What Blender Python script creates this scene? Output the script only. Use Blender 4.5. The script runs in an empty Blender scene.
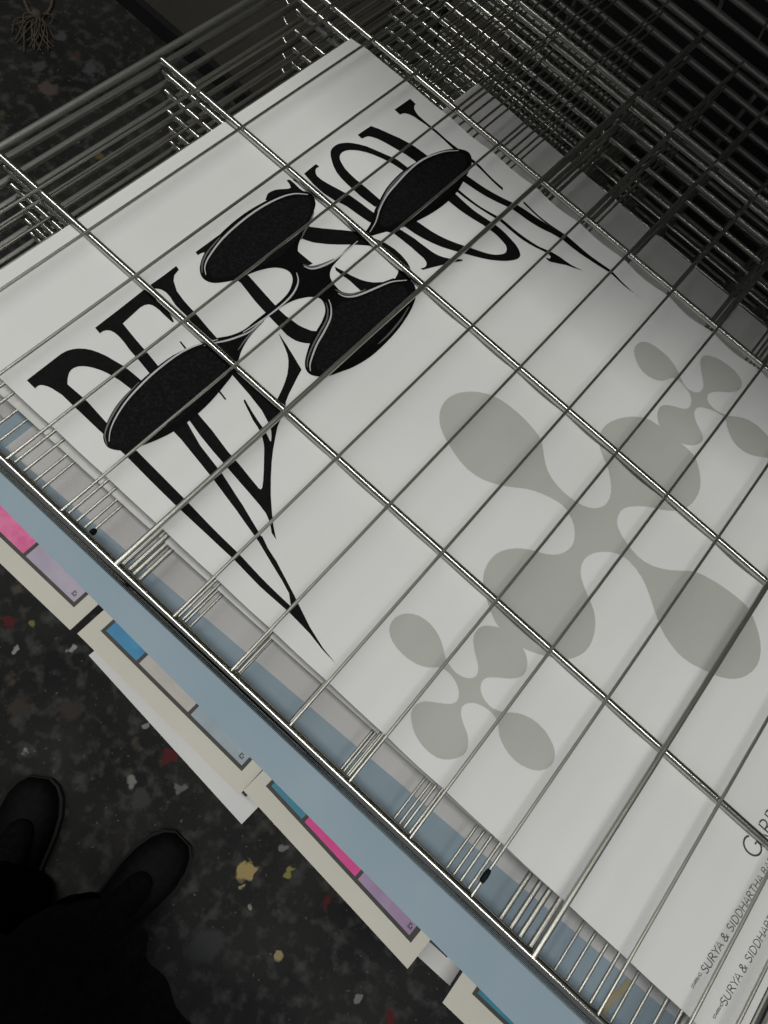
import bpy, bmesh, math, random
from mathutils import Vector, Matrix, noise
from mathutils.geometry import delaunay_2d_cdt
random.seed(7)
C = bpy.context.scene.collection
P = 0.05            # wire pitch of the rack in metres
FZ = 19.0           # height of the top shelf above the floor, in pitches
# ------------------------------------------------------------------ camera model (survey of the rack grid)
R = [[0.7418639177234337, 0.642925209275762, 0.1904864899612464],
     [0.6666708819216978, -0.6766716035266716, -0.31251476153677765],
     [-0.07202681985055383, 0.3588352215967113, -0.9306177630820591]]
CAM = Vector((5.7327075, -3.73414279, 9.2880324))
F = 709.364

def W(x, y, z):
    """rack units (pitches, top shelf = 0) to world metres"""
    return Vector((x*P, y*P, (z+FZ)*P))

def ray(u, v, z):
    a, b = (u-384)/F, (v-512)/F
    d = Vector([R[0][i]*a + R[1][i]*b + R[2][i] for i in range(3)])
    s = (z-CAM.z)/d.z
    q = CAM + d*s
    return (q.x, q.y)

# ------------------------------------------------------------------ materials
def mat(name, col=(.5, .5, .5), rough=.5, metal=0., spec=.5):
    m = bpy.data.materials.new(name); m.use_nodes = True
    b = m.node_tree.nodes['Principled BSDF']
    b.inputs['Base Color'].default_value = (*col, 1)
    b.inputs['Roughness'].default_value = rough
    b.inputs['Metallic'].default_value = metal
    b.inputs['Specular IOR Level'].default_value = spec
    return m

def noisy(name, c0, c1, scale, rough=.6, metal=0., spec=.5, detail=4, lo=.35, hi=.65, bump=0., stretch=None):
    m = mat(name, c0, rough, metal, spec); nt = m.node_tree; N = nt.nodes; L = nt.links
    b = N['Principled BSDF']
    tc = N.new('ShaderNodeTexCoord'); n = N.new('ShaderNodeTexNoise')
    n.inputs['Scale'].default_value = scale; n.inputs['Detail'].default_value = detail
    src = tc.outputs['Object']
    if stretch:
        mp = N.new('ShaderNodeMapping'); mp.inputs['Scale'].default_value = stretch
        L.new(src, mp.inputs['Vector']); src = mp.outputs['Vector']
    L.new(src, n.inputs['Vector'])
    r = N.new('ShaderNodeValToRGB')
    r.color_ramp.elements[0].position = lo; r.color_ramp.elements[0].color = (*c0, 1)
    r.color_ramp.elements[1].position = hi; r.color_ramp.elements[1].color = (*c1, 1)
    L.new(n.outputs['Fac'], r.inputs['Fac']); L.new(r.outputs['Color'], b.inputs['Base Color'])
    if bump:
        bp = N.new('ShaderNodeBump'); bp.inputs['Strength'].default_value = bump; bp.inputs['Distance'].default_value = .002
        L.new(n.outputs['Fac'], bp.inputs['Height']); L.new(bp.outputs['Normal'], b.inputs['Normal'])
    return m

M_wire = noisy('zinc_wire', (.44, .435, .39), (.50, .495, .45), 14, rough=.34, metal=1.)
M_bar = noisy('bright_zinc_bar', (.54, .535, .49), (.60, .595, .55), 14, rough=.17, metal=1.)
M_frame = noisy('dull_zinc_frame', (.36, .36, .33), (.42, .42, .385), 14, rough=.42, metal=1.)
M_paper = noisy('white_paper', (.74, .745, .72), (.78, .785, .765), 6, rough=.55, spec=.3)
M_paper2 = noisy('cool_white_paper', (.60, .59, .585), (.66, .65, .645), 8, rough=.6, spec=.3)
M_blue = noisy('blue_grey_paper', (.30, .395, .46), (.34, .43, .495), 9, rough=.6, spec=.3)
M_cream = noisy('cream_paper', (.62, .60, .51), (.66, .64, .55), 12, rough=.6, spec=.3)
M_cardwhite = noisy('white_card', (.66, .655, .65), (.70, .70, .69), 12, rough=.6, spec=.3)
M_ink = noisy('black_ink', (.005, .005, .005), (.008, .008, .008), 300, rough=.6, spec=.06)
M_ink_deep = noisy('glossy_black_ink', (.003, .003, .003), (.005, .005, .005), 300, rough=.5, spec=.06)
M_ink_matt = noisy('speckled_black_ink', (.006, .006, .007), (.016, .016, .017), 500, rough=.7, spec=.05, lo=.45, hi=.75)
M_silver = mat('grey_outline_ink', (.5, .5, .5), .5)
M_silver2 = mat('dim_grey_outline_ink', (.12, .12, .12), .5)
M_motif = noisy('pale_grey_ink', (.455, .46, .42), (.485, .49, .45), 14, rough=.6, spec=.3)
M_text = mat('dark_text_ink', (.05, .045, .05), .6)
M_frameink = noisy('charcoal_frame_ink', (.035, .033, .026), (.05, .047, .038), 90, rough=.6)
M_pink = noisy('pink_ink', (.72, .10, .30), (.83, .22, .42), 70, rough=.55)
M_magenta = noisy('magenta_ink', (.66, .035, .24), (.72, .06, .29), 60, rough=.55)
M_lilac = noisy('lilac_ink', (.40, .35, .45), (.47, .42, .51), 60, rough=.55)
M_mauve = noisy('mauve_ink', (.33, .22, .37), (.38, .27, .42), 60, rough=.55)
M_cyan = noisy('strong_blue_ink', (.012, .20, .40), (.02, .25, .46), 60, rough=.5)
M_teal = noisy('teal_ink', (.015, .18, .27), (.02, .22, .31), 60, rough=.5)
M_stone = noisy('stone_grey_ink', (.47, .45, .40), (.52, .50, .45), 60, rough=.55)
M_mist = noisy('misty_blue_ink', (.30, .37, .41), (.36, .43, .47), 60, rough=.55)
M_shoe = noisy('black_leather', (.004, .004, .004), (.007, .007, .007), 80, rough=.6, spec=.08)
M_sole = mat('black_rubber', (.006, .006, .006), .8)
M_cloth = noisy('black_wool', (.005, .005, .005), (.009, .009, .009), 120, rough=.95, spec=.05)
M_string = noisy('tan_string', (.07, .055, .042), (.14, .115, .09), 300, rough=.9)
M_drip = mat('black_paint', (.008, .009, .010), .6, 0, .1)
M_glue = mat('dried_glue', (.42, .36, .22), .5)
M_castor = mat('castor_rubber', (.02, .02, .02), .6)
M_basebd = noisy('black_baseboard_paint', (.006, .006, .006), (.012, .012, .012), 10, rough=.7)
M_wall = noisy('taupe_wall_paint', (.085, .077, .062), (.115, .103, .083), 3, rough=.85, detail=6)
M_tape = mat('blue_tape', (.02, .06, .16), .6)

# floor: black painted boards, speckled with dropped paint
def floor_mat():
    m = mat('paint_spattered_floor', (.02, .02, .02), .75, spec=.25); nt = m.node_tree; N = nt.nodes; L = nt.links
    b = N['Principled BSDF']; tc = N.new('ShaderNodeTexCoord'); ob = tc.outputs['Object']
    def nz(scale, detail=4, off=0):
        n = N.new('ShaderNodeTexNoise'); n.inputs['Scale'].default_value = scale; n.inputs['Detail'].default_value = detail
        mp = N.new('ShaderNodeMapping'); mp.inputs['Location'].default_value = (off, off*.7, 0)
        L.new(ob, mp.inputs['Vector']); L.new(mp.outputs['Vector'], n.inputs['Vector']); return n.outputs['Fac']
    def ramp(src, a, c, lo=(0, 0, 0), hi=(1, 1, 1)):
        r = N.new('ShaderNodeValToRGB'); r.color_ramp.elements[0].position = a; r.color_ramp.elements[1].position = c
        r.color_ramp.elements[0].color = (*lo, 1); r.color_ramp.elements[1].color = (*hi, 1)
        L.new(src, r.inputs['Fac']); return r.outputs['Color']
    def mix(fac, c0, c1):
        x = N.new('ShaderNodeMixRGB'); L.new(fac, x.inputs['Fac'])
        for k, c in ((1, c0), (2, c1)):
            if isinstance(c, tuple): x.inputs[k].default_value = (*c, 1)
            else: L.new(c, x.inputs[k])
        return x.outputs['Color']
    col = ramp(nz(5, 8), .35, .7, (.012, .012, .012), (.035, .034, .032))
    col = mix(ramp(nz(38, 6, 3), .50, .72), col, (.075, .074, .070))
    col = mix(ramp(nz(120, 2, 9), .68, .74), col, (.13, .13, .12))
    col = mix(ramp(nz(16, 3, 21), .66, .74), col, (.10, .085, .06))
    col = mix(ramp(nz(22, 2, 40), .74, .78), col, (.07, .018, .018))
    # dropped paint: (photo-surveyed floor spots) x, y, radius (m), colour
    wob = N.new('ShaderNodeTexNoise'); wob.inputs['Scale'].default_value = 45; L.new(ob, wob.inputs['Vector'])
    wc = N.new('ShaderNodeVectorMath'); wc.operation = 'SUBTRACT'; L.new(wob.outputs['Color'], wc.inputs[0]); wc.inputs[1].default_value = (.5, .5, .5)
    ws = N.new('ShaderNodeVectorMath'); ws.operation = 'SCALE'; L.new(wc.outputs[0], ws.inputs[0]); ws.inputs['Scale'].default_value = .035
    wa = N.new('ShaderNodeVectorMath'); wa.operation = 'ADD'; L.new(ob, wa.inputs[0]); L.new(ws.outputs[0], wa.inputs[1])
    spots = [(246, 872, .014, (.50, .37, .16)), (252, 868, .009, (.5, .37, .16)), (244, 887, .005, (.4, .33, .2)), (251, 905, .005, (.35, .3, .24)),
             (290, 873, .008, (.30, .28, .08)), (279, 956, .008, (.42, .34, .17)), (284, 848, .009, (.22, .22, .20)), (328, 901, .010, (.10, .018, .018)),
             (391, 1018, .010, (.12, .018, .018)), (10, 622, .012, (.11, .02, .022)), (32, 622, .008, (.24, .20, .08)), (17, 648, .008, (.35, .35, .33)),
             (171, 757, .013, (.12, .02, .025)), (131, 782, .010, (.26, .25, .23)), (182, 788, .008, (.17, .17, .16)), (71, 647, .007, (.38, .38, .36)),
             (28, 751, .006, (.28, .28, .26)), (357, 1000, .008, (.24, .24, .22)), (70, 710, .02, (.05, .043, .036)), (20, 706, .018, (.055, .046, .038)),
             (145, 726, .007, (.30, .30, .28)), (140, 800, .02, (.06, .06, .057)), (48, 89, .022, (.10, .075, .07)), (38, 66, .018, (.07, .07, .07)),
             (90, 69, .02, (.08, .08, .085)), (77, 55, .012, (.07, .035, .025)), (60, 36, .014, (.08, .08, .08)), (99, 156, .012, (.14, .12, .04)), (75, 141, .012, (.20, .20, .18)),
             (108, 153, .008, (.12, .12, .11)), (205, 945, .03, (.05, .052, .05))]
    for (u, v, r, c) in spots:
        x, y = ray(u, v, -FZ)
        d = N.new('ShaderNodeVectorMath'); d.operation = 'DISTANCE'; L.new(wa.outputs[0], d.inputs[0]); d.inputs[1].default_value = (x*P, y*P, 0)
        mr = N.new('ShaderNodeMapRange'); mr.inputs['From Min'].default_value = r*1.15; mr.inputs['From Max'].default_value = r*.75
        L.new(d.outputs['Value'], mr.inputs['Value'])
        col = mix(mr.outputs['Result'], col, c)
    L.new(col, b.inputs['Base Color'])
    bp = N.new('ShaderNodeBump'); bp.inputs['Strength'].default_value = .4; bp.inputs['Distance'].default_value = .003
    L.new(nz(30, 6), bp.inputs['Height']); L.new(bp.outputs['Normal'], b.inputs['Normal'])
    return m
M_floor = floor_mat()

# ------------------------------------------------------------------ helpers
def link(name, me, m=None, parent=None, loc=None):
    o = bpy.data.objects.new(name, me); C.objects.link(o)
    if m and me: me.materials.append(m)
    if parent: o.parent = parent
    if loc is not None: o.location = loc
    return o

def from_bm(name, bm, m, parent=None, smooth=True):
    me = bpy.data.meshes.new(name); bmesh.ops.recalc_face_normals(bm, faces=bm.faces[:]); bm.to_mesh(me); bm.free()
    if smooth:
        for p in me.polygons: p.use_smooth = len(p.vertices) <= 4
    return link(name, me, m, parent)

def tag(o, label=None, cat=None, group=None, kind=None):
    if label: o['label'] = label
    if cat: o['category'] = cat
    if group: o['group'] = group
    if kind: o['kind'] = kind
    return o

def tube(bm, pts, r, n=8, cap=True, rs=None):
    rings = []
    up = None
    for i, p in enumerate(pts):
        a = pts[max(i-1, 0)]; b = pts[min(i+1, len(pts)-1)]
        t = (Vector(b)-Vector(a)).normalized()
        if up is None:
            up = Vector((0, 0, 1)) if abs(t.z) < .9 else Vector((1, 0, 0))
        s = t.cross(up).normalized(); up = s.cross(t).normalized()
        rr = rs[i] if rs else r
        rings.append([bm.verts.new(Vector(p) + (s*math.cos(2*math.pi*k/n) + up*math.sin(2*math.pi*k/n))*rr) for k in range(n)])
    for a, b in zip(rings, rings[1:]):
        for k in range(n):
            bm.faces.new((a[k], a[(k+1) % n], b[(k+1) % n], b[k]))
    if cap:
        bm.faces.new([bm.verts.new(v.co) for v in rings[0][::-1]]); bm.faces.new([bm.verts.new(v.co) for v in rings[-1]])

def box(bm, lo, hi):
    v = [bm.verts.new((x, y, z)) for x in (lo[0], hi[0]) for y in (lo[1], hi[1]) for z in (lo[2], hi[2])]
    for f in ((0, 1, 3, 2), (4, 6, 7, 5), (0, 4, 5, 1), (2, 3, 7, 6), (0, 2, 6, 4), (1, 5, 7, 3)):
        bm.faces.new([v[i] for i in f])

def tube_me(name, pts, r, m, n=8):
    bm = bmesh.new(); tube(bm, [Vector(p)*P for p in pts], r*P, n)
    me = bpy.data.meshes.new(name); bmesh.ops.recalc_face_normals(bm, faces=bm.faces[:]); bm.to_mesh(me); bm.free()
    for p in me.polygons: p.use_smooth = len(p.vertices) == 4
    me.materials.append(m); return me

def smooth_closed(pts, sub=4):
    out = []; n = len(pts)
    for i in range(n):
        p0, p1, p2, p3 = (Vector(pts[(i+k-1) % n]) for k in range(4))
        for j in range(sub):
            t = j/sub
            out.append(tuple(.5*((2*p1)+(p2-p0)*t+(2*p0-5*p1+4*p2-p3)*t*t+(3*p1-p0-3*p2+p3)*t**3)))
    return out

def smooth_open(pts, sub=4):
    out = []; n = len(pts)
    for i in range(n-1):
        p0 = Vector(pts[max(i-1, 0)]); p1 = Vector(pts[i]); p2 = Vector(pts[i+1]); p3 = Vector(pts[min(i+2, n-1)])
        for j in range(sub):
            t = j/sub
            out.append(tuple(.5*((2*p1)+(p2-p0)*t+(2*p0-5*p1+4*p2-p3)*t*t+(3*p1-p0-3*p2+p3)*t**3)))
    out.append(tuple(pts[-1])); return out

# ------------------------------------------------------------------ the room
X0, X1, Y0, Y1 = -3.2, 3.4, -2.4, 0.93
bm = bmesh.new(); box(bm, (X0, Y0, -.05), (X1, Y1+.1, 0)); o = from_bm('floor', bm, M_floor, smooth=False); tag(o, kind='structure')
bm = bmesh.new(); box(bm, (X0, Y1, 0), (X1, Y1+.1, 2.9)); o = from_bm('wall_back', bm, M_wall, smooth=False); tag(o, kind='structure')
bm = bmesh.new(); box(bm, (X0, Y1-.018, 0), (X1, Y1, .05)); o = from_bm('baseboard_back', bm, M_basebd, smooth=False); tag(o, kind='structure')
bm = bmesh.new(); box(bm, (X1, Y0, 0), (X1+.1, Y1+.1, 2.9)); o = from_bm('wall_right', bm, M_wall, smooth=False); tag(o, kind='structure')

# ------------------------------------------------------------------ the drying rack
XL, XR = -2.95, 12.88
YF, YB = -3.15, 12.5
BARS = [0.0, 3.208, 6.527, 9.75]
WIRES = list(range(-2, 13)) + [12.52]
ZK = [0, -.226, -.598, -1.004, -1.39, -1.723, -2.067]
while len(ZK) < 32: ZK.append(ZK[-1]-.362)

rack = link('drying_rack', None, loc=W(5, 12.5, -FZ))
rack.empty_display_size = .1
tag(rack, 'tall zinc wire drying rack of closely stacked hinged shelves holding prints', 'drying rack')

me_side = tube_me('side_rod', [(0, YF, 0), (0, YB, 0)], .058, M_frame, 10)
me_front = tube_me('front_rail', [(XL, YF, 0), (XR, YF, 0)], .075, M_bar, 12)
me_back = tube_me('back_rail', [(XL, YB, 0), (XR, YB, 0)], .075, M_frame, 10)
me_bar = tube_me('cross_bar', [(XL+.1, 0, -.035), (XR-.1, 0, -.035)], .056, M_bar, 12)
me_wire = tube_me('wire', [(0, YF, .045), (0, YB, .045)], .024, M_wire, 8)
me_wire_thick = tube_me('thick_wire', [(0, YF, .05), (0, YB, .05)], .044, M_wire, 8)
me_hook = tube_me('end_hook', [(-.02, 0, -.03), (-.12, 0, -.05), (-.20, .02, -.03), (-.28, .05, .03), (-.30, .06, .07)], .035, M_bar, 8)
# the same grid as one mesh for the shelves whose wires hide under the sheets
bm = bmesh.new()
for x in WIRES:
    r = .044 if x in (3, 10) else .024
    tube(bm, [Vector((x, YF, .045))*P, Vector((x, YB, .045))*P], r*P, 6)
me_grid = bpy.data.meshes.new('wire_grid'); bmesh.ops.recalc_face_normals(bm, faces=bm.faces[:]); bm.to_mesh(me_grid); bm.free()
for p in me_grid.polygons: p.use_smooth = len(p.vertices) == 4
me_grid.materials.append(M_wire)

def shelf(z, k, raised=None):
    """one hinged shelf; origin on its back rail"""
    s = bpy.data.objects.new('wire_shelf', None); C.objects.link(s); s.parent = rack; s.empty_display_size = .05
    s.location = (Vector((0, 0, 0)) + W(0, YB, z)) - rack.location
    if raised is not None: s.rotation_euler = (-math.radians(raised), 0, 0)  # tipped up about its back rail
    def put(name, me, x=0., y=0., zz=0.):
        o = link(name, me, None, s, Vector((x, y-YB, zz))*P)
        return o
    rnd = random.Random(k)
    put('front_rail', me_front); put('back_rail', me_back)
    put('side_rod', me_side, XL); put('side_rod', me_side, XR)
    for y in BARS: put('cross_bar', me_bar, 0, y-(.14 if k == 1 and y == BARS[2] else 0))
    if k < 6 and raised is None:
        for x in WIRES:
            j = rnd.uniform(-.018, .018) if k else 0
            put('wire', me_wire_thick if x in (3, 10) else me_wire, x+j)
    else:
        put('wire_grid', me_grid, rnd.uniform(-.03, .03))
    if raised is None and k > 0:
        put('end_hook', me_hook, XL, BARS[2])
    return s

shelves = [shelf(z, k) for k, z in enumerate(ZK)]
for i in range(20):
    shelf(.42+.37*i, 100+i, raised=47+.3*i)

# back frame, uprights, feet
bm = bmesh.new(); tube(bm, [W(.08, 12.66, 1)-rack.location, W(.08, 12.66, -18)-rack.location], .055*P, 10); from_bm('back_rod', bm, M_frame, rack)
bm = bmesh.new(); tube(bm, [W(4.6, 12.66, 1)-rack.location, W(4.6, 12.66, -18)-rack.location], .055*P, 10); from_bm('back_rod', bm, M_frame, rack)
bm = bmesh.new(); tube(bm, [W(9.1, 12.66, 1)-rack.location, W(9.1, 12.66, -18)-rack.location], .055*P, 10); from_bm('back_rod', bm, M_frame, rack)
for x in (XL-.35, XR+.35):
    bm = bmesh.new()
    a = W(x-.22, 12.45, -18.2)-rack.location; b = W(x+.22, 12.95, 6.2)-rack.location
    box(bm, a, b); bmesh.ops.bevel(bm, geom=bm.edges[:], offset=.003, segments=2, affect='EDGES')
    from_bm('upright_post', bm, M_frame, rack, False)
    bm = bmesh.new()
    a = W(x-.22, -2.2, -18.2)-rack.location; b = W(x+.22, 12.95, -17.7)-rack.location
    box(bm, a, b); bmesh.ops.bevel(bm, geom=bm.edges[:], offset=.003, segments=2, affect='EDGES')
    from_bm('base_rail', bm, M_frame, rack, False)
    for y in (-1.8, 12.4):
        bm = bmesh.new()
        c = W(x, y, -18.55)-rack.location
        tube(bm, [c+Vector((-.009, 0, 0)), c+Vector((-.006, 0, 0)), c+Vector((.006, 0, 0)), c+Vector((.009, 0, 0))], .0225, 20, rs=[.017, .0225, .0225, .017])
        tube(bm, [c, c+Vector((0, 0, .022))], .006, 8)
        from_bm('castor', bm, M_castor, rack)
bm = bmesh.new()
box(bm, W(XL-.35, 12.5, -18.1)-rack.location, W(XR+.35, 12.9, -17.8)-rack.location); from_bm('base_rail', bm, M_frame, rack, False)
# dried paint on two wires of the stack
def blob(u, v, zl, L_, r, parent, m, x=None):
    x_, y = ray(u, v, zl+.045)
    if x is not None: x_ = x
    bm = bmesh.new()
    c = W(x_, y, zl+.045); tube(bm, [c+Vector((0, t*L_*P, 0)) for t in (-.5, -.3, 0, .3, .5)], 0, 8, rs=[r*P*q for q in (.4, .9, 1, .85, .4)])
    off = rack.location + parent.location if parent.parent else parent.location
    bmesh.ops.translate(bm, verts=bm.verts, vec=-off)
    o = from_bm('dried_paint', bm, m, parent); o['label'] = 'black dried paint'
blob(494, 884, 0, .22, .042, shelves[0], M_drip, 9)
blob(93, 532, -1.0, .12, .05, shelves[3], M_drip)

# ------------------------------------------------------------------ paper sheets
GX = .125
def make_h(seed, amp, period=1., slow=.02):
    rnd = random.Random(seed)
    amps = {}
    def knot(i, y):
        x = i*GX
        base = -max(0., abs(math.sin(math.pi*x/period))-.15)
        a = amp*(.55+.9*noise.noise(Vector((math.floor(x/period+.001)*1.37+seed*11, y*.06, seed))))
        big = slow*(1+noise.noise(Vector((x*.9+seed*3, y*.10, seed*5.))))
        return base*max(a, .01) + big
    def h(x, y):
        t = x/GX; i = math.floor(t); f = t-i
        return knot(i, y)*(1-f) + knot(i+1, y)*f
    return h

def sheet(name, corners, z, h, m, label, cat, group=None, th=.007, lift=None, ny=24):
    """corners: (x0,y0,x1,y1[,skew]) in rack units; a thin sheet of real thickness lying on the wires of a shelf"""
    x0, y0a, y0b, x1, y1a, y1b = corners     # front edge y0a..y0b, back edge y1a..y1b
    cx, cy = (x0+x1)/2, (y0a+y1b)/2
    org = W(cx, cy, z)
    bm = bmesh.new()
    i0 = math.ceil(x0/GX+.02); i1 = math.floor(x1/GX-.02)
    xs = [x0] + [i*GX for i in range(i0, i1+1)] + [x1]
    rows = []
    for x in xs:
        f = (x-x0)/(x1-x0); ya = y0a*(1-f)+y0b*f; yb = y1a*(1-f)+y1b*f
        rows.append([])
        for j in range(ny+1):
            y = ya+(yb-ya)*j/ny
            zz = z+h(x, y)+(lift(x, y) if lift else 0)
            rows[-1].append(bm.verts.new(W(x, y, zz)-org))
    for a, b in zip(rows, rows[1:]):
        for j in range(ny):
            bm.faces.new((a[j], b[j], b[j+1], a[j+1]))
    d = Vector((0, 0, -th*P))
    low = [[bm.verts.new(v.co+d) for v in r] for r in rows]
    for a, b in zip(low, low[1:]):
        for j in range(ny):
            bm.faces.new((a[j], a[j+1], b[j+1], b[j]))
    rim = rows[0] + [r[-1] for r in rows[1:]] + rows[-1][-2::-1] + [r[0] for r in rows[-2:0:-1]]
    t_ = [bm.verts.new(v.co) for v in rim]; b_ = [bm.verts.new(v.co+d) for v in rim]   # own rim vertices keep the edge crisp
    for k in range(len(rim)):
        bm.faces.new((t_[k], b_[k], b_[(k+1) % len(rim)], t_[(k+1) % len(rim)]))
    o = from_bm(name, bm, m)
    o.location = org
    tag(o, label, cat, group)
    return o, h, z

def poly_print(name, polys, m, parent, h, z, eps, lift=None, label=None):
    """polys (lists of rack x,y) laid as ink on the sheet"""
    bm = bmesh.new()
    for pts in polys:
        vs = [bm.verts.new((x, y, 0)) for x, y in pts]
        if len(pts) <= 4: bm.faces.new(vs); continue
        n = len(pts)
        res = delaunay_2d_cdt([Vector(p) for p in pts], [(i, (i+1) % n) for i in range(n)], [], 1, 1e-6)
        nv = [bm.verts.new((p.x, p.y, 0)) for p in res[0]]
        for t in res[2]: bm.faces.new([nv[i] for i in t])
        bmesh.ops.delete(bm, geom=vs, context='VERTS')
    xs = [v.co.x for v in bm.verts]; ys = [v.co.y for v in bm.verts]
    i = math.floor(min(xs)/GX)
    while i*GX < max(xs):
        bmesh.ops.bisect_plane(bm, geom=bm.verts[:]+bm.edges[:]+bm.faces[:], dist=1e-5, plane_co=(i*GX, 0, 0), plane_no=(1, 0, 0)); i += 1
    j = math.floor(min(ys)/.6)
    while j*.6 < max(ys):
        bmesh.ops.bisect_plane(bm, geom=bm.verts[:]+bm.edges[:]+bm.faces[:], dist=1e-5, plane_co=(0, j*.6, 0), plane_no=(0, 1, 0)); j += 1
    for v in bm.verts:
        x, y = v.co.x, v.co.y
        v.co = W(x, y, z+h(x, y)+(lift(x, y) if lift else 0)+eps) - parent.location
    bmesh.ops.triangulate(bm, faces=[f for f in bm.faces if len(f.verts) > 4])
    for f in bm.faces:
        f.normal_update()
        if f.normal.z < 0: f.normal_flip()
    me = bpy.data.meshes.new(name); bm.to_mesh(me); bm.free()
    for p in me.polygons: p.use_smooth = True
    o = link(name, me, m, parent)
    if label: o['label'] = label
    return o

def ribbon(pts, w):
    """open line of given half width -> list of quads"""
    out = []
    L_, R_ = [], []
    for i, p in enumerate(pts):
        a = Vector(pts[max(i-1, 0)]); b = Vector(pts[min(i+1, len(pts)-1)])
        t = (b-a); t = t.normalized() if t.length > 0 else Vector((1, 0)); n = Vector((-t.y, t.x))
        ww = w(i/(len(pts)-1)) if callable(w) else w
        L_.append(Vector(p)+n*ww); R_.append(Vector(p)-n*ww)
    for i in range(len(pts)-1):
        out.append([tuple(L_[i]), tuple(R_[i]), tuple(R_[i+1]), tuple(L_[i+1])])
    return out

ZP = ZK[1]+.104     # main poster lies on the wires of the second shelf
hp = make_h(1, .075, 1., .005)
poster, _, _ = sheet('poster', (-1.40, -2.40, -2.38, 12.78, 6.36, 6.56), ZP+.0, hp, M_paper,
    'large white poster with stretched black letters, black emblem and pale grey motifs', 'poster', ny=40)

def cc(ox, oy, pts, s=6.): return [(ox+x/s, oy+y/s) for x, y in pts]
def proj_print(polys): return [[ray(u, v, ZP) for u, v in p] for p in polys]

# --- lettering DELUSION, drawn as it lies on the sheet
D_top = cc(20, 330, [(40,300),(128,232),(215,165),(245,142),(280,123),(315,112),(350,107),(390,108),(430,115),(475,131),(520,152),(620,215),(720,295),(800,360),(745,425),(665,352),(600,305),(520,255),(480,236),(440,222),(400,213),(370,211),(345,213),(320,222),(302,236),(290,255),(283,285),(282,320),(400,425),(520,555),(600,640),(540,660),(498,620),(330,465),(250,385),(190,345),(160,332),(130,325),(117,326),(105,331),(95,339),(88,347)])
D_stem = [(110,425),(135.8,450),(163,477),(188,502.5),(213,528),(240,555),(260,575.8),(276.7,592.5),(291,606.7),(289,593),(281.7,579),(270,560),(257.5,540),(262,536),(268,548),(276.7,560.8),(285.8,578.3),(293.3,593.3),(298.3,604),(310,626.7),(323,647.5),(335.8,663.7),(323,650),(310,633.3),(290,613.3),(260,585.8),(235,560.8),(207,534),(178.3,508),(150,480),(120,450),(103,433)]
E_top = cc(90, 260, [(30,405),(180,290),(330,172),(370,160),(390,200),(420,245),(470,300),(503,365),(497,375),(440,320),(415,294),(390,275),(370,264),(350,260),(325,266),(300,280),(195,375),(300,505),(405,630),(450,690),(400,730),(350,670),(240,540),(205,490),(170,450),(145,430),(120,418),(100,417),(85,420),(70,427),(58,437)])
E_stem = [(160,415),(181,412),(200,445),(223,475),(243,505),(258,531),(266,545),(258,541),(255,536.7),(236,509),(215,481.7),(200,462.5),(181.7,440),(173,431)]
E_tick = cc(90, 260, [(536,490),(545,487),(578,525),(568,530)])
E_tick2 = cc(100, 380, [(711,72),(720,66),(757,113),(750,120)])
LJ = cc(90, 260, [(330,172),(370,143),(445,90),(517,35),(533,55),(505,88),(501,120),(520,180),(560,235),(600,283),(680,375),(760,462),(790,500),(700,520),(580,335),(545,300),(510,262),(480,215),(455,188),(430,174),(412,169),(395,168),(383,172)])
E_L2 = [(190,405),(198,414),(212,430),(228,451.7),(242,467.5),(256.7,485),(258.8,487.6),(260.8,488.7),(262.3,487),(263.2,480),(263.8,470),(264,461),(264.2,448.3),(263.6,443),(262.5,438.3),(258.5,428.5),(253,420),(243.7,401),(243.8,399.3),(245.2,399.5),(251.7,410.8),(258.5,421.5),(265,430.8),(270,440.6),(271,441.5),(271.5,437),(271.2,431),(268.5,423),(261.7,410),(250,395),(233,376),(226,366),(236,356),(241,369),(262,390),(284,409.5),(285,412),(280,421),(277.5,427),(275.8,435),(273.3,448.3),(271.8,461),(270.9,478.3),(270.8,495),(272,513),(273.4,526),(276.2,539),(275,537.7),(271.7,533),(270.8,528),(270,523),(268,518),(265.8,513),(260,505),(250,493),(227.5,468),(213,451),(200,435),(189,420)]
L_foot = cc(200, 320, [(470,82),(478,90),(520,150),(562,215),(610,295),(585,340),(560,390),(535,440),(515,490),(510,550),(480,600),(440,600),(440,540),(450,500),(465,470),(490,420),(510,370),(524,325),(530,280),(531,240),(525,205),(512,170),(498,140)])
U_serif = cc(190, 180, [(33,432),(100,383),(175,328),(200,360),(120,420),(95,432),(75,433),(60,440),(47,449)])
U_stem = [(226,262),(241,270),(248.3,275.8),(262,290),(275.8,305),(280,310),(286,316),(293.3,321.7),(298,325),(303.3,327.5),(311.7,330.5),(317.5,330.8),(326,331),(322,345),(310,343),(305,342.6),(300,341.7),(295.5,340.3),(291.7,338.3),(287,335.3),(283.3,331.7),(276.5,324),(269.2,315.8),(254,299),(240.8,283.3),(232,276)]
U_stem2 = [(294,246),(298.5,251.5),(313,262.8),(305,266),(296,260)]
S_top = cc(190, 180, [(452,120),(462,92),(470,80),(490,68),(510,60),(540,55),(570,53),(590,50),(605,45),(598,25),(580,4),(588,-1),(600,0),(628,20),(658,48),(700,75),(640,100),(560,100),(500,130)])
S_spine = [(296,222),(311,227.3),(322,228.3),(333,228.8),(345,229.5),(353.4,230.4),(360,231.7),(373.3,237.5),(385,243.3),(395,249.2),(401,254),(405,258.3),(408,262),(410,265.8),(411.3,270),(411,280),(395,280),(396,276.5),(398,273),(398.7,270),(398.5,267),(398,264.5),(395.5,260.5),(391.7,257.5),(383.3,251.7),(376,247.5),(370,245.8),(365,245),(352,243.7),(340,243.7),(327,243.3),(313,242),(307,240.5),(302.5,239),(294,236)]
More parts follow.
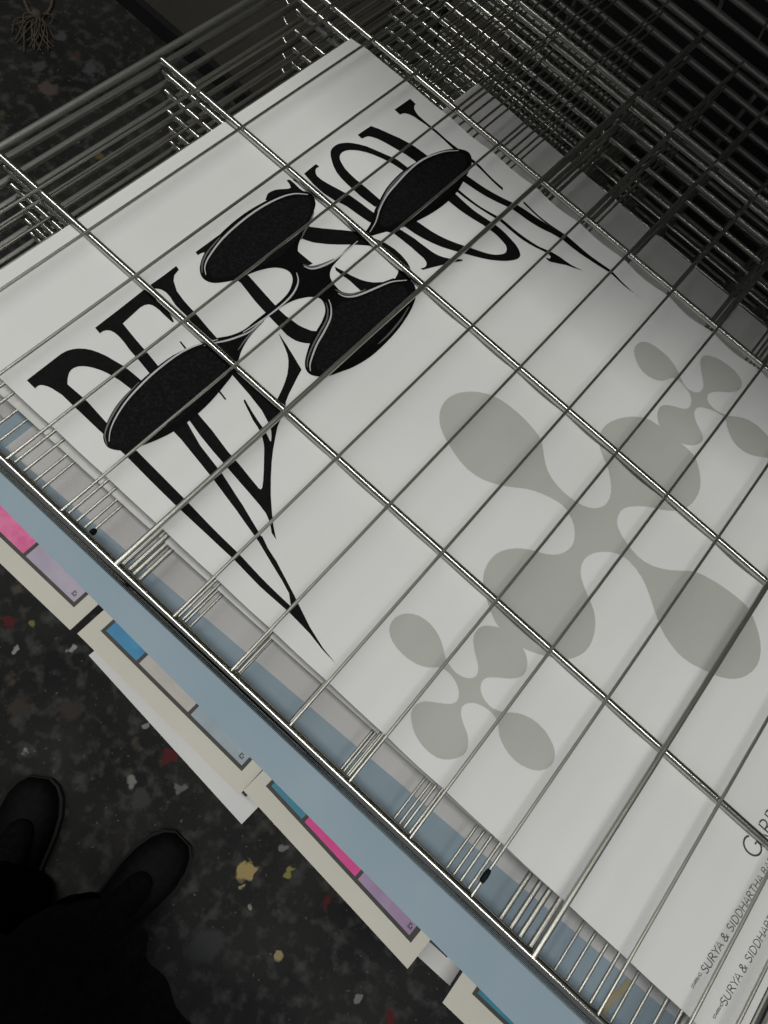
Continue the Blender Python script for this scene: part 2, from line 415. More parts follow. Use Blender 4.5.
S_low = cc(300, 240, [(210,155),(222,165),(300,212),(335,227),(370,239),(405,247),(440,251),(500,248),(560,225),(620,240),(540,275),(440,290),(370,305),(300,247),(250,212),(215,180)])
I_ = cc(280, 130, [(145,262),(180,232),(215,205),(224,210),(235,219),(218,228),(213,242),(215,258),(222,272),(250,295),(290,319),(350,353),(420,395),(490,440),(565,492),(600,560),(545,550),(535,545),(400,458),(330,425),(260,375),(200,320)])
I_tick = cc(280, 130, [(77,300),(110,283),(135,293),(98,313)])
I_low = cc(340, 190, [(340,225),(370,245),(450,290),(510,333),(560,370),(590,388),(620,401),(650,410),(680,415),(735,418),(735,425),(690,434),(660,440),(590,455),(545,465),(500,476),(492,473),(485,466),(502,464),(515,456),(521,444),(520,430),(512,415),(500,400),(465,370),(430,340),(320,262),(250,240)])
O_left = cc(280, 130, [(640,440),(570,455),(520,422),(480,395),(440,360),(400,320),(370,288),(340,250),(322,215),(310,180),(304,155),(303,130),(312,112),(330,95),(352,84),(380,78),(410,76),(440,78),(480,85),(520,95),(560,112),(600,130),(700,178),(770,225),(800,260),(745,245),(650,190),(605,166),(560,145),(520,131),(480,122),(450,118),(420,118),(395,122),(375,131),(364,142),(358,155),(360,175),(370,195),(390,227),(420,260),(460,300),(500,335),(597,410)])
O_right = cc(400, 180, [(0,265),(40,290),(85,318),(130,341),(195,372),(260,400),(320,422),(380,441),(440,455),(500,465),(550,472),(600,476),(640,478),(680,475),(705,469),(720,459),(726,445),(724,428),(715,405),(700,380),(672,350),(640,320),(600,290),(560,263),(505,221),(450,180),(335,85),(290,60),(250,90),(290,125),(365,178),(440,228),(495,266),(540,302),(572,323),(600,345),(622,365),(640,386),(645,403),(643,420),(635,430),(620,436),(595,440),(570,441),(535,437),(500,430),(450,417),(400,401),(350,381),(300,359),(250,335),(200,309),(110,255),(60,225)])
N_right = cc(370, 90, [(147,118),(195,85),(240,53),(258,67),(275,83),(266,94),(265,110),(275,130),(290,150),(325,183),(370,222),(445,282),(540,352),(615,413),(690,485),(768,553),(800,580),(800,598),(768,570),(690,500),(610,432),(500,345),(440,293),(380,247),(335,208),(290,176),(265,158),(240,146),(222,140),(205,138),(192,141),(180,147),(163,132)])
N_r2 = cc(530, 190, [(-40,68),(0,100),(100,180),(190,253),(250,300),(310,345),(400,415),(480,480),(540,532),(600,580),(650,622),(690,652),(640,613),(580,573),(470,492),(360,412),(300,370),(255,318),(235,296),(200,268),(100,192),(0,112),(-40,82)])
N_diag = [(357.7,135),(364,130.5),(371,126),(380,129),(389,133),(400,138),(411,144.5),(429,156),(460,172),(470,178),(480,184),(493.3,191.7),(513.3,203.3),(530,212),(545,221),(560,232),(570,240),(580,249),(590,256.5),(600,264.5),(608.3,271.7),(590,258.7),(570,245.7),(551.7,232.5),(535,223),(510,208.3),(486,195),(463,181.7),(445,168),(422,164),(415,160.5),(403.5,153.5),(394,147.5),(385,142),(378,138.5),(372,136.5),(368,136),(365,137),(362,138.5)]
N_left = [(409,150),(420,156),(430,164),(445,178),(459,190),(481,205.8),(498.3,217),(513,227.3),(527,237),(540,246.5),(550,251.7),(560,256.7),(572,264),(583.3,269.7),(566.7,264.2),(558,263),(550,261.7),(546.5,259.5),(545.8,257.7),(549.5,258.9),(550.8,256.8),(546.7,253.3),(535,246),(523.3,238.3),(500,221.7),(480,207.5),(456.7,191.7),(440,180),(425,167),(416,161.5)]
letters = [D_top, D_stem, E_top, E_stem, E_tick, E_tick2, LJ, E_L2, L_foot, U_serif, U_stem, U_stem2, S_top, S_spine, S_low, I_, I_tick, I_low, O_left, O_right, N_right, N_r2, N_diag, N_left]
poly_print('black_lettering', proj_print(letters), M_ink, poster, hp, ZP, .004, label='stretched black lettering DELUSION')

blobP = [(218,337),(205,341),(190,346.7),(173,355),(156.7,366.7),(140,381),(126.7,393),(115,406.7),(106.7,421.7),(103,433),(103.8,441),(108,447),(116.7,449.9),(125,450),(138,447),(155,441),(175,431),(193,418),(210,402.5),(225,385),(233.5,373.5),(238.3,360.5),(241.7,350),(248.5,338),(256.7,328),(262,321),(270.8,314),(280.8,307),(290,301.7),(300,298.3),(311.7,297),(320,299),(324,304),(325.2,311.7),(321.7,321.7),(315.8,331.7),(310,343),(305.8,356.7),(305,365),(306.9,371),(311.7,375),(320,376.7),(330,375.8),(343,371),(353,367),(370,356.7),(386.7,341.7),(400,326.7),(410,311.7),(415,300),(415.8,290),(413.3,283),(408,278),(400,277),(386.7,280),(373,285.8),(361.7,290.8),(351.7,293),(341.7,291.7),(335,285.8),(330.8,279),(330,273),(332.5,266),(340,257.5),(350,246.7),(361.7,238.5),(373,235),(385,232),(395,230),(406.7,226),(418,220.8),(433,212.5),(446.7,202.5),(457,192),(464,180),(469.5,170),(471.9,161.7),(470.8,154.5),(466.7,150),(458,147.8),(446.7,148.8),(431.7,153.5),(415,162.5),(400,173),(387,187),(379,201),(375,209),(371.5,221),(367,229),(360,236),(353,242),(346.7,248),(336.7,257.5),(326.7,263),(316.7,266),(308,265.2),(302.5,262.5),(299.5,257.5),(298,251.7),(298.3,245),(302.5,235),(310,221.7),(314.7,208),(315.5,201.7),(313,195),(306.7,191),(296.7,190.5),(283,193),(266.7,200.5),(248,211.2),(231.7,223.5),(216.7,237.5),(205,251.7),(200.3,263),(200,271.5),(203.5,278),(211.7,282),(223,282),(236.7,279.5),(250,274),(261.7,270),(273,267.7),(283,268.2),(290,271.7),(292.7,278),(291,286.5),(286.7,294),(277,303.5),(265,312.5),(254,321),(244,329),(231,334.5)]
poly_print('black_emblem', proj_print([smooth_closed(blobP, 3)]), M_ink_deep, poster, hp, ZP, .006, label='glossy black four-lobed emblem')
# speckled faces of the lobes
lobe1 = [(215,345),(196,351),(177,360),(158,373),(141,388),(126,405),(116,422),(111,437),(114,445),(126,446),(142,441),(160,432),(180,420),(198,404),(213,388),(226,368),(229,352)]
lobe2 = [(306,196),(290,198),(270,205),(250,217),(232,231),(218,246),(209,262),(209,273),(218,278),(234,275),(252,269),(270,262),(286,252),(298,238),(308,220),(311,205)]
lobe3 = [(458,152),(440,155),(422,164),(405,177),(392,192),(384,208),(380,223),(388,226),(404,220),(422,211),(440,199),(455,184),(465,168),(466,157)]
lobe4 = [(400,284),(380,289),(358,299),(342,302),(332,313),(324,332),(317,350),(315,364),(322,371),(340,366),(362,352),(382,334),(398,314),(408,297)]
poly_print('speckled_lobe', proj_print([smooth_closed(l, 3) for l in (lobe1, lobe2, lobe3, lobe4)]), M_ink_matt, poster, hp, ZP, .008)
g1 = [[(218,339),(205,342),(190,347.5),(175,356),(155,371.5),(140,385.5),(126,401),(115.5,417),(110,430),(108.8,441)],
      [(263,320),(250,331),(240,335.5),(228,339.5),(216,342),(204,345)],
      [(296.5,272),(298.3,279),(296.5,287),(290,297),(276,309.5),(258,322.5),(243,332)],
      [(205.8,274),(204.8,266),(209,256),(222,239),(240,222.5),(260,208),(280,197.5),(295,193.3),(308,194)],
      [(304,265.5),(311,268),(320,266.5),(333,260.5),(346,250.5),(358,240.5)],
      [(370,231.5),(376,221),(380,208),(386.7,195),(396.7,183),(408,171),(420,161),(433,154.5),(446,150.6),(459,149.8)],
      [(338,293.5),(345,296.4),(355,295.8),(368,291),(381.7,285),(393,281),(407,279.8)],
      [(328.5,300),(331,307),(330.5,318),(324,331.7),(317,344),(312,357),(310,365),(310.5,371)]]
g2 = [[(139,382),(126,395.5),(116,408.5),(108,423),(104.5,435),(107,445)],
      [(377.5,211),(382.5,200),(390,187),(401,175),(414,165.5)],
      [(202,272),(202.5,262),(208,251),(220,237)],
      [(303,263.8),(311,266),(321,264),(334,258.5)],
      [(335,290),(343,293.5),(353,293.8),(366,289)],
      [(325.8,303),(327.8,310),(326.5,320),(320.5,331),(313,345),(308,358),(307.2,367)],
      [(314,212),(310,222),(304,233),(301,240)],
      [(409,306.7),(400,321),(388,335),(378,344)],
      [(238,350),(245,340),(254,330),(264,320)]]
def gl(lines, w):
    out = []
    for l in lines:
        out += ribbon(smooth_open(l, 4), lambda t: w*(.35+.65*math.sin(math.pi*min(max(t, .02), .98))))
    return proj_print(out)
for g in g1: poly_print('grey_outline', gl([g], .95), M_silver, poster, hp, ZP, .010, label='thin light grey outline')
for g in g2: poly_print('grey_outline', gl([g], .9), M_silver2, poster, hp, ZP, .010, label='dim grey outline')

# --- pale grey motifs
def c4(ox, oy, pts, s=4.): return [(ox+x/s, oy+y/s) for x, y in pts]
big = (c4(430, 370, [(40,180),(50,140),(75,108),(110,90),(150,83),(200,87),(260,108),(320,140),(375,185),(420,240),(447,290),(458,345),(475,400),(510,455),(560,510),(610,540),(660,550),(700,540),(725,510),(730,460),(715,400),(690,340)])
     + c4(576, 370, [(97,290),(102,250),(125,215),(170,192),(230,185),(300,200),(370,240),(430,295),(475,350),(497,410),(500,470),(480,515),(450,545),(400,562),(340,558),(280,545),(220,543),(185,560),(170,600)])
     + c4(576, 510, [(175,75),(200,130),(250,185),(310,222),(380,240),(460,245),(520,262),(590,300),(650,350),(700,410),(735,490),(745,560),(730,620),(690,660),(640,675),(580,668),(510,640),(440,595),(385,535),(340,470),(315,405),(295,335),(265,265),(215,205),(160,173),(100,165),(55,180),(28,215),(25,270),(45,340),(72,400),(80,460),(68,520),(40,565),(0,588)])
     + c4(480, 510, [(350,595),(290,590),(230,575),(165,545),(110,500),(60,440),(30,370),(14,300),(20,240),(50,190),(90,162),(150,152),(210,162),(270,176),(320,174),(360,155),(383,120),(380,60),(355,15)])
     + c4(430, 370, [(530,540),(480,505),(420,480),(370,471),(310,466),(240,448),(180,415),(120,360),(70,290),(45,230)]))
s5 = 768/148.
right = cc(620, 330, [(77,105),(85,78),(110,60),(145,58),(190,75),(240,115),(275,160),(300,215),(318,255),(345,290),(380,312),(415,317),(438,300),(442,270),(430,220),(420,165),(430,138),(455,130),(500,137),(550,162),(600,205),(628,255),(630,290),(610,315),(570,323),(520,315),(480,318),(462,335),(465,370),(490,405),(520,430),(560,447),(620,450),(680,468),(740,515),(800,590),(830,640),(790,660),(740,660),(680,645),(620,605),(580,555),(558,500),(545,460),(515,435),(470,408),(430,395),(405,400),(393,425),(400,470),(420,520),(430,560),(415,585),(380,598),(340,590),(280,560),(220,505),(200,460),(197,425),(210,398),(240,387),(290,392),(340,403),(368,395),(380,365),(370,325),(340,290),(305,262),(270,248),(225,262),(180,248),(130,210),(95,160)], s5)
left = c4(380, 600, [(37,120),(48,85),(75,62),(110,54),(155,62),(200,92),(235,140),(252,190),(262,235),(290,275),(325,302),(365,312),(392,300),(398,265),(385,215),(374,165),(382,130),(405,108),(440,102),(500,115),(550,155),(580,200),(590,245),(583,285),(560,308),(520,314),(470,308),(430,310),(410,330),(408,365),(425,405),(455,435),(500,450),(550,452),(610,475),(660,520),(693,580),(698,630),(680,665),(640,682),(590,672),(540,640),(500,590),(478,540),(472,495),(450,455),(415,425),(375,410),(340,418),(328,445),(335,490),(352,540),(350,590),(330,622),(280,638),(230,630),(180,590),(145,540),(128,490),(125,450),(145,418),(185,405),(240,412),(290,415),(315,400),(320,365),(305,325),(275,290),(240,270),(195,270),(145,255),(90,215),(50,165)])
poly_print('pale_motif', proj_print([smooth_closed(big, 2)]), M_motif, poster, hp, ZP, .004, label='large pale grey lobed motif')
poly_print('pale_motif', proj_print([smooth_closed(right, 2)]), M_motif, poster, hp, ZP, .006, label='small pale grey lobed motif by the far shelf bar')
poly_print('pale_motif', proj_print([smooth_closed(left, 2)]), M_motif, poster, hp, ZP, .006, label='small pale grey lobed motif by the front edge')

# --- small roman captions, drawn with pen strokes (unit box, y up)
def arc(cx, cy, rx, ry, a0, a1, n=10):
    return [(cx+rx*math.cos(math.radians(a0+(a1-a0)*i/n)), cy+ry*math.sin(math.radians(a0+(a1-a0)*i/n))) for i in range(n+1)]
GL = {
 'S': [arc(.35,.76,.22,.22,30,250)+arc(.35,.26,.25,.25,80,-150)],
 'U': [[(.1,1),(.1,.35)]+arc(.38,.3,.28,.3,180,360)+[(.66,1)]],
 'R': [[(.12,0),(.12,1),(.3,1)]+arc(.32,.76,.24,.24,90,-90)+[(.12,.52)], [(.32,.52),(.72,0)]],
 'Y': [[(.02,1),(.34,.5),(.66,1)], [(.34,.5),(.34,0)]],
 'A': [[(0,0),(.34,1),(.68,0)], [(.13,.34),(.55,.34)]],
 '&': [[(.72,0),(.2,.72)]+arc(.34,.82,.16,.17,200,-30)+[(.12,.38)]+arc(.3,.22,.22,.22,150,330)+[(.7,.48)]],
 'I': [[(.15,0),(.15,1)]],
 'D': [[(.12,0),(.12,1),(.28,1)]+arc(.28,.5,.42,.5,90,-90)+[(.12,0)]],
 'H': [[(.1,0),(.1,1)], [(.66,0),(.66,1)], [(.1,.53),(.66,.53)]],
 'T': [[(0,1),(.62,1)], [(.31,1),(.31,0)]],
 'B': [[(.12,0),(.12,1),(.3,1)]+arc(.3,.77,.22,.23,90,-90)+[(.12,.54)], [(.3,.54)]+arc(.3,.27,.28,.27,90,-90)+[(.12,0)]],
 'G': [arc(.5,.5,.48,.52,50,320, 16)+[(.87,.42),(.66,.42)]],
 'N': [[(.1,0),(.1,1),(.64,0),(.64,1)]],
}
ADV = {'I': .32, ' ': .32, '&': .86, 'G': 1.05, 'N': .8, 'S': .68, 'R': .74, 'Y': .66, 'A': .70, 'H': .80, 'T': .64, 'D': .82, 'U': .80, 'B': .68}
def caption(text, a, b, size, pen=.055, upto=None):
    """baseline runs from rack point a to b; b is where the first `upto` letters end"""
    a, b = Vector(a), Vector(b); d = b-a; L_ = d.length; d.normalize(); up = Vector((-d.y, d.x))
    k = L_/sum(ADV[c] for c in text[:upto or len(text)]); out = []; t = 0
    for c in text:
        for st in GL.get(c, []):
            pts = [tuple(a + d*((t+px)*k) + up*(size*py)) for px, py in st]
            out += ribbon(pts, pen*size)
        t += ADV[c]
    return out
cap = []
n1 = len('SURYA & SIDDHARTHA')
cap += caption('SURYA & SIDDHARTHA BARR', (12.015, -1.86), (12.105, -.37), .105, upto=n1)
cap += caption('SURYA & SIDDHARTHA BARR', (12.43, -1.99), (12.50, -.50), .105, upto=n1)
cap += caption('STARRING', (11.95, -2.10), (11.96, -1.88), .035, .09)
cap += caption('STARRING', (12.38, -2.19), (12.39, -1.97), .035, .09)
cap += caption('G', (11.89, -.25), (11.895, 0.), .25, .05)
cap += caption('ARD', (11.91, -.03), (11.93, .50), .21, .05)
poly_print('printed_caption', cap, M_text, poster, hp, ZP, .004, label='small dark roman captions')

# --- plain sheet one level under, edge showing
zs = ZK[3]+.100; hs = make_h(4, .03, 1., .02)
under, _, _ = sheet('paper_sheet', (-1.25, -2.47, -2.24, 12.84, 6.2, 6.2), zs, hs, M_paper,
    'blank white sheet showing as a narrow strip along the near edge of the big poster', 'paper sheet')
# --- pale sheet and blue sheet together on the sixth shelf
zb = ZK[5]+.100; hb = make_h(6, .02, 1., .01)
blue, _, _ = sheet('blue_sheet', (-.36, -3.52, -3.905, 13.15, 5.5, 5.3), zb, hb, M_blue,
    'plain blue-grey sheet jutting out beneath the front rail of the rack', 'paper sheet')
zb2 = zb+.016
pale, _, _ = sheet('pale_sheet', (.0, -2.90, -2.30, 13.1, 9.22, 9.05), zb2, hb, M_paper2,
    'pale grey-white sheet lying on the blue sheet, reaching behind the big poster', 'paper sheet')
sheet('paper_sheet', (-1.9, -2.55, -2.6, 5.0, 5.0, 4.9), ZK[6]+.100, hb, M_paper2,
    'plain pinkish grey sheet peeking out to the left of the blue sheet', 'paper sheet')
poly_print('glue_smear', [[(12.03+dx, -2.62+dy) for dx, dy in ((-.05,-.35),(.0,-.33),(.03,-.1),(.10,.12),(.12,.28),(.02,.26),(-.03,.05),(-.07,-.1))]], M_glue, blue, hb, zb, .008)

# ------------------------------------------------------------------ colour cards under the blue sheet
zc = ZK[8]+.085
flat = lambda x, y: 0.
def rot(pts, c, a):
    ca, sa = math.cos(a), math.sin(a)
    return [(c[0]+(x-c[0])*ca-(y-c[1])*sa, c[1]+(x-c[0])*sa+(y-c[1])*ca) for x, y in pts]
def card(name, x0, x1, yf, depth, z, ang, paper, cells, marg_x, marg_y, label, icon=True, fw=.06, group=None):
    """portrait card lying with its cell row at the front; cells = [(x0,x1,material,label)]"""
    piv = (x0, yf)
    org = W(x0, yf, z)
    def q(pts, zz):
        return [W(x, y, zz)-org for x, y in rot(pts, piv, ang)]
    bm = bmesh.new(); th = .012
    top = [bm.verts.new(v) for v in q([(x0, yf), (x1, yf), (x1, yf+depth), (x0, yf+depth)], z)]
    bot = [bm.verts.new(v.co-Vector((0, 0, th*P))) for v in top]
    bm.faces.new(top); bm.faces.new(bot[::-1])
    for i in range(4): bm.faces.new((top[i], bot[i], bot[(i+1) % 4], top[(i+1) % 4]))
    o = from_bm(name, bm, paper, smooth=False); o.location = org
    tag(o, label, 'printed card', group)
    def flatprint(nm, polys, m, eps, lab=None):
        bm = bmesh.new()
        for p in polys:
            f = bm.faces.new([bm.verts.new(v) for v in q(p, z+eps)])
            f.normal_update()
            if f.normal.z < 0: f.normal_flip()
        me = bpy.data.meshes.new(nm); bm.to_mesh(me); bm.free()
        k = link(nm, me, m, o)
        if lab: k['label'] = lab
    ya, yb = yf+marg_y, yf+depth-.5
    fx0, fx1 = x0+marg_x, x1-marg_x
    flatprint('black_frame', [[(fx0, ya), (fx1, ya), (fx1, yb), (fx0, yb)]], M_frameink, .004)
    for (a, b, m, lab) in cells:
        flatprint('colour_panel', [[(a, ya+fw), (b, ya+fw), (b, yb-fw), (a, yb-fw)]], m, .008, lab)
    if icon:
        ix, iy = fx1-fw-.10, ya+fw+.10; s = .028
        ps = []
        for dx in (-1, 0, 1):
            for dy in (-1, 0, 1):
                if (dx, dy) in ((1, 1), (0, 0)): continue
                ps.append([(ix+dx*s-.011, iy+dy*s-.011), (ix+dx*s+.011, iy+dy*s-.011), (ix+dx*s+.011, iy+dy*s+.011), (ix+dx*s-.011, iy+dy*s+.011)])
        flatprint('printed_mark', ps, M_frameink, .012)
    return o
G = 'colour cards under the blue sheet'
card('printed_card', -1.14, 2.48, -4.165, 5.2, zc, 0, M_cream,
     [(-.85, -.16, M_teal, None), (-.09, 1.03, M_pink, 'pink panel'), (1.09, 2.19, M_lilac, 'pale lilac panel')], .23, .28,
     'cream card with pink and pale lilac panels, leftmost of the colour cards', group=G)
card('printed_card', 2.60, 6.2, -4.13, 5.2, zc, -.02, M_cream,
     [(2.88, 3.57, M_cyan, 'strong blue panel'), (3.63, 4.73, M_stone, 'stone grey panel'), (4.79, 5.92, M_mist, 'misty blue panel')], .22, .27,
     'cream card with blue, stone grey and misty blue panels', group=G)
card('printed_card', 6.2, 9.80, -4.11, 5.2, zc+.03, -.06, M_cream,
     [(6.46, 7.15, M_teal, 'teal panel'), (7.21, 8.33, M_magenta, 'magenta panel'), (8.39, 9.51, M_mauve, 'mauve panel')], .20, .28,
     'cream card with teal, magenta and mauve panels, tilted slightly', group=G)
card('printed_card', 10.50, 14.1, -4.33, 5.2, zc+.02, 0., M_cream,
     [(10.85, 11.56, M_teal, 'teal panel'), (11.62, 12.72, M_magenta, 'magenta panel'), (12.78, 13.75, M_mauve, None)], .29, .37,
     'cream card with a teal panel, nearest the bottom edge, by the rack corner', group=G)
zd = ZK[9]+.085
card('printed_card', 2.90, 6.55, -4.26, 5.2, zd, -.064, M_cardwhite,
     [(3.3, 4.2, M_mist, None), (4.3, 5.3, M_lilac, None), (5.4, 6.2, M_mauve, None)], .25, .31,
     'white card mostly hidden below the blue and stone grey card, its front margin showing', icon=False, group=G)
card('printed_card', 6.92, 10.60, -4.17, 5.2, zd, .018, M_cardwhite,
     [(7.3, 8.2, M_teal, None), (8.3, 9.3, M_mist, None), (9.4, 10.26, M_mauve, None)], .27, .27,
     'white card between two cream cards, only the corner of its black frame showing', icon=False, group=G)

# ------------------------------------------------------------------ the photographer's legs
def skin_mesh(name, verts, edges, radii, m, parent=None, root=0, sub=2):
    me = bpy.data.meshes.new(name); me.from_pydata(verts, edges, []); o = link(name, me, m, parent)
    md = o.modifiers.new('skin', 'SKIN'); md.use_smooth_shade = True
    for i, r in enumerate(radii):
        r = r if isinstance(r, tuple) else (r, r)
        me.skin_vertices[0].data[i].radius = r; me.skin_vertices[0].data[i].use_root = (i == root)
    sb = o.modifiers.new('sub', 'SUBSURF'); sb.levels = sub; sb.render_levels = sub
    bpy.context.view_layer.update()
    ev = o.evaluated_get(bpy.context.evaluated_depsgraph_get())
    nm = bpy.data.meshes.new_from_object(ev); nm.name = name
    o.modifiers.clear(); o.data = nm
    for p in nm.polygons: p.use_smooth = True
    if not nm.materials: nm.materials.append(m)
    return o

toeR, heelR = Vector((6.35, -7.05)), Vector((6.15, -12.7))
toeL, heelL = Vector((1.25, -8.75)), Vector((4.1, -13.2))
def along(t, h, k): return h+(t-h)*k
def fl(p, z): return Vector((p.x*P, p.y*P, z))
aR, aL = along(toeR, heelR, .26), along(toeL, heelL, .26)
hipR, hipL, pel = Vector((5.0, -16.2)), Vector((1.7, -16.2)), Vector((3.4, -16.0))
kneeR, kneeL = Vector((5.2, -13.4)), Vector((2.6, -13.6))
pv = [fl(pel, .95), fl(pel, 1.10), fl(hipR, .90), fl(kneeR, .50), fl(aR, .12), fl(hipL, .90), fl(kneeL, .50), fl(aL, .12),
      fl(along(toeR, heelR, .75), .04), fl(along(toeL, heelL, .75), .04)]
person = skin_mesh('person', pv, [(0, 1), (0, 2), (2, 3), (3, 4), (0, 5), (5, 6), (6, 7), (4, 8), (7, 9)],
                   [(.13, .11), (.12, .10), .085, .055, .04, .085, .055, .04, (.03, .022), (.03, .022)], M_cloth)
tag(person, 'person in black trousers, long black coat and black shoes standing at the rack', 'person')
def trouser(name, pts, radii, n=28):
    bm = bmesh.new(); rings = []
    for i, (p, r) in enumerate(zip(pts, radii)):
        ring = []
        for k in range(n):
            a = 2*math.pi*k/n
            rr = r*(1+.06*math.sin(3*a+i*1.3)+.04*math.sin(7*a+i*.8))
            ring.append(bm.verts.new(p+Vector((math.cos(a)*rr, math.sin(a)*rr, 0))))
        rings.append(ring)
    for a, b in zip(rings, rings[1:]):
        for k in range(n): bm.faces.new((a[k], a[(k+1) % n], b[(k+1) % n], b[k]))
    bmesh.ops.solidify(bm, geom=bm.faces[:], thickness=.003)
    return from_bm(name, bm, M_cloth, person)
trouser('trouser_leg', [fl(aR, .035), fl(aR, .10), fl(aR.lerp(kneeR, .35), .24), fl(kneeR, .50), fl(kneeR.lerp(hipR, .5), .70), fl(hipR, .92)], [.075, .072, .075, .085, .10, .12])
trouser('trouser_leg', [fl(aL, .035), fl(aL, .10), fl(aL.lerp(kneeL, .35), .24), fl(kneeL, .50), fl(kneeL.lerp(hipL, .5), .70), fl(hipL, .92)], [.075, .072, .075, .085, .10, .12])
# long coat: hem outline on the floor plan, gathered up to the waist
hemz = -11.5
hem = [ray(u, v, hemz) for u, v in [(215,1060),(195,1024),(166,988),(152,958),(141,932),(116,908),(90,900),(60,905),(28,918),(-5,935)]]
hem += [(-2.6, -12.0), (-3.6, -15.5), (-2.2, -19.2), (1.0, -21.5), (4.6, -21.8), (8.2, -20.6), (10.3, -17.6), (10.8, -14.0), (10.5, -11.4)]
hem = smooth_closed(hem, 4)
cx_, cy_ = 3.8, -15.6
bm = bmesh.new(); rings = []
for z, f, rw in [(hemz, 0, 0), (-9.5, .16, 0), (-7, .38, 0), (-4, .64, 0), (-1, .88, 0), (1.2, 1, 0), (3.0, 1.0, -.25)]:
    ring = []
    for i, (x, y) in enumerate(hem):
        a = math.atan2(y-cy_, x-cx_); wx, wy = cx_+(3.3+rw)*math.cos(a), cy_+(2.5+rw)*math.sin(a)
        fold = .12*math.sin(i*.9)*(1-f)
        ring.append(bm.verts.new(W(x*(1-f)+wx*f+fold*math.cos(a), y*(1-f)+wy*f+fold*math.sin(a), z)))
    rings.append(ring)
n = len(hem)
for a, b in zip(rings, rings[1:]):
    for k in range(n): bm.faces.new((a[k], a[(k+1) % n], b[(k+1) % n], b[k]))
bmesh.ops.solidify(bm, geom=bm.faces[:], thickness=.004)
from_bm('long_coat', bm, M_cloth, person)
# shoes: lofted along the foot
def shoe(toe, heel):
    d = (toe-heel); Ln = d.length*P; d.normalize(); s = Vector((d.y, -d.x))
    secs = [  # t, half width, top height, (from heel 0 to toe 1)
        (0.00, .014, .045), (.04, .027, .075), (.14, .033, .092), (.28, .035, .098), (.40, .037, .085), (.52, .042, .070),
        (.66, .0475, .060), (.78, .048, .054), (.88, .042, .050), (.95, .031, .045), (.99, .016, .036)]
    bm = bmesh.new(); rings = []; n = 16
    for t, w, hgt in secs:
        c = Vector((heel.x*P, heel.y*P, 0)) + Vector((d.x, d.y, 0))*Ln*t
        ring = []
        for k in range(n):
            a = 2*math.pi*k/n
            x = math.copysign(abs(math.cos(a))**.75, math.cos(a))*w
            zc = .020+(hgt-.020)*max(0, math.sin(a))**.8 if math.sin(a) > 0 else .020+.006*math.sin(a)
            ring.append(bm.verts.new(c+Vector((s.x, s.y, 0))*x+Vector((0, 0, zc))))
        rings.append(ring)
    for a, b in zip(rings, rings[1:]):
        for k in range(n): bm.faces.new((a[k], a[(k+1) % n], b[(k+1) % n], b[k]))
    bm.faces.new(rings[0]); bm.faces.new(rings[-1])
    bmesh.ops.subdivide_edges(bm, edges=bm.edges[:], cuts=1, use_grid_fill=True, smooth=.6)
    up = from_bm('shoe', bm, M_shoe, person)
    bm = bmesh.new(); lo, hi = [], []
    outline = [(t, w*1.06+.002) for t, w, _ in secs]
    ring = [(t, w) for t, w in outline] + [(t, -w) for t, w in outline[::-1]]
    for t, w in ring:
        c = Vector((heel.x*P, heel.y*P, 0)) + Vector((d.x, d.y, 0))*Ln*(t*1.012-.004)+Vector((s.x, s.y, 0))*w
        lo.append(bm.verts.new(c+Vector((0, 0, .0005)))); hi.append(bm.verts.new(c+Vector((0, 0, .022))))
    bm.faces.new(lo[::-1]); bm.faces.new(hi)
    for i in range(len(lo)): bm.faces.new((lo[i], lo[(i+1) % len(lo)], hi[(i+1) % len(lo)], hi[i]))
    k = from_bm('sole', bm, M_sole, up, False)
    # laces
    bm = bmesh.new()
    for t in (.46, .53, .60):
        c = Vector((heel.x*P, heel.y*P, 0)) + Vector((d.x, d.y, 0))*Ln*t
        hh = .088-(t-.4)*.14
        pts = [c+Vector((s.x, s.y, 0))*x+Vector((0, 0, hh-.9*x*x/.02*.5)) for x in (-.02, -.01, 0, .01, .02)]
        tube(bm, pts, .0025, 6)
    from_bm('laces', bm, M_shoe, up)
shoe(toeR, heelR); shoe(toeL, heelL)

# added dark board, stands in for the shade on the wall behind the rack
bm = bmesh.new(); box(bm, W(-3.0, 17.3, -FZ), W(27, 17.85, 14)); bmesh.ops.bevel(bm, geom=bm.edges[:], offset=.004, segments=2, affect='EDGES')
o = from_bm('shade_board', bm, M_basebd, smooth=False); tag(o, 'large added black board standing in for the shade on the wall, seen through the back of the rack', 'board')

# ------------------------------------------------------------------ string with a frayed knot, and a scrap of tape, on the far floor
def fpt(u, v, z=.004): 
    x, y = ray(u, v, -FZ); return Vector((x*P, y*P, z))
knot = fpt(38, 20)
sroot = link('string_loop', None, loc=Vector((knot.x, knot.y, 0)))
tag(sroot, 'loop of tan string with a frayed knotted end lying on the black floor', 'string')
bm = bmesh.new(); pts = [fpt(u, v)-sroot.location for u, v in smooth_open([(22,-22),(23,-6),(25,2),(29,12),(34,18),(38,20),(43,18),(49,13),(52,6),(53,-4),(51,-20),(44,-34),(32,-36),(22,-22)], 4)]
tube(bm, pts, .004, 8, cap=False); from_bm('loop', bm, M_string, sroot)
bm = bmesh.new(); rnd = random.Random(5)
bmesh.ops.create_icosphere(bm, subdivisions=2, radius=.013, matrix=Matrix.Translation((0, 0, .013)))
from_bm('knot', bm, M_string, sroot)
bm = bmesh.new()
e = fpt(33, 45)-sroot.location
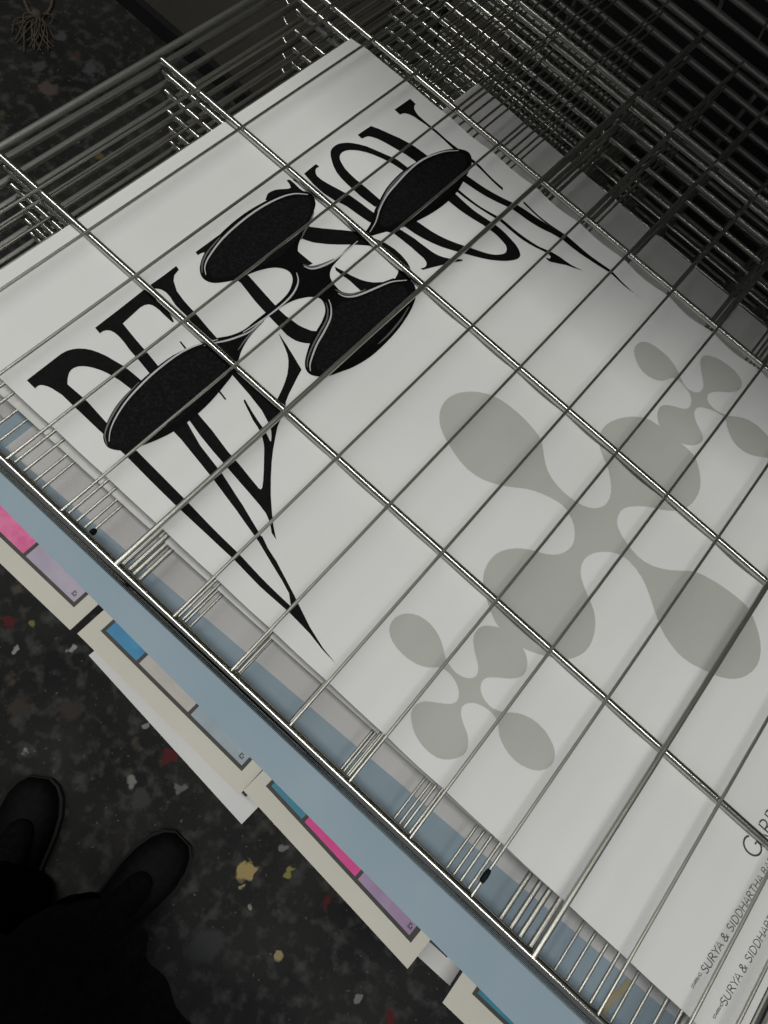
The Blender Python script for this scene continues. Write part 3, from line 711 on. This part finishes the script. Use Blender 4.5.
for i in range(34):
    a = Vector((rnd.uniform(-.01, .01), rnd.uniform(-.01, .01), .008)); b = e*rnd.uniform(.5, .95)+Vector((rnd.uniform(-.05, .05), rnd.uniform(-.05, .05), 0))
    m_ = (a+b)/2+Vector((rnd.uniform(-.02, .02), rnd.uniform(-.02, .02), rnd.uniform(.004, .02))); b.z = .003
    tube(bm, smooth_open([tuple(a), tuple(m_), tuple(b)], 3), .0016, 5)
from_bm('frayed_end', bm, M_string, sroot)

bm = bmesh.new(); a = fpt(175, 60, .0); pts = [(174,58),(188,48),(191,53),(178,63)]
vs = [bm.verts.new(fpt(u, v, .0015)) for u, v in pts]; bm.faces.new(vs)
r = bmesh.ops.extrude_face_region(bm, geom=bm.faces[:]); bmesh.ops.translate(bm, verts=[g for g in r['geom'] if isinstance(g, bmesh.types.BMVert)], vec=(0, 0, -.0013))
bmesh.ops.translate(bm, verts=bm.verts, vec=-a); o = from_bm('tape_scrap', bm, M_tape, smooth=False); o.location = a
tag(o, 'scrap of blue tape on the floor near the baseboard', 'tape')

# ------------------------------------------------------------------ light
def area(name, loc, target, sx, sy, power, col):
    l = bpy.data.lights.new(name, 'AREA'); l.shape = 'RECTANGLE'; l.size = sx; l.size_y = sy; l.energy = power; l.color = col
    o = bpy.data.objects.new(name, l); C.objects.link(o); o.location = loc
    o.rotation_euler = (Vector(target)-Vector(loc)).to_track_quat('-Z', 'Y').to_euler()
    return o
t = area('ceiling_light', (-.50, -.31, 2.8), (0, 0, 0), 3.8, .24, 32, (1., .99, .95)); t.rotation_euler = (0, 0, 0)
area('cool_side_fill', (3.1, -.9, 1.9), (.3, 0, .9), 1.0, .8, 11, (.78, .86, 1.))  # added cool fill, no window there, to bring out the paper waves
w = bpy.data.worlds.new('World'); bpy.context.scene.world = w; w.use_nodes = True
w.node_tree.nodes['Background'].inputs[0].default_value = (.9, .95, 1, 1)
w.node_tree.nodes['Background'].inputs[1].default_value = .13

# ------------------------------------------------------------------ camera
cam = bpy.data.cameras.new('camera'); co = bpy.data.objects.new('camera', cam); C.objects.link(co)
cam.sensor_fit = 'VERTICAL'; cam.sensor_height = 36; cam.sensor_width = 27; cam.lens = F/1024*36; cam.clip_start = .02
m = Matrix(((R[0][0], -R[1][0], -R[2][0], 0), (R[0][1], -R[1][1], -R[2][1], 0), (R[0][2], -R[1][2], -R[2][2], 0), (0, 0, 0, 1)))
m.translation = W(*CAM)
co.matrix_world = m
sc = bpy.context.scene; sc.camera = co
sc.view_settings.view_transform = 'Standard'; sc.view_settings.look = 'None'
sc.view_settings.gamma = 1; sc.view_settings.use_curve_mapping = False
sc.view_settings.exposure = 0.
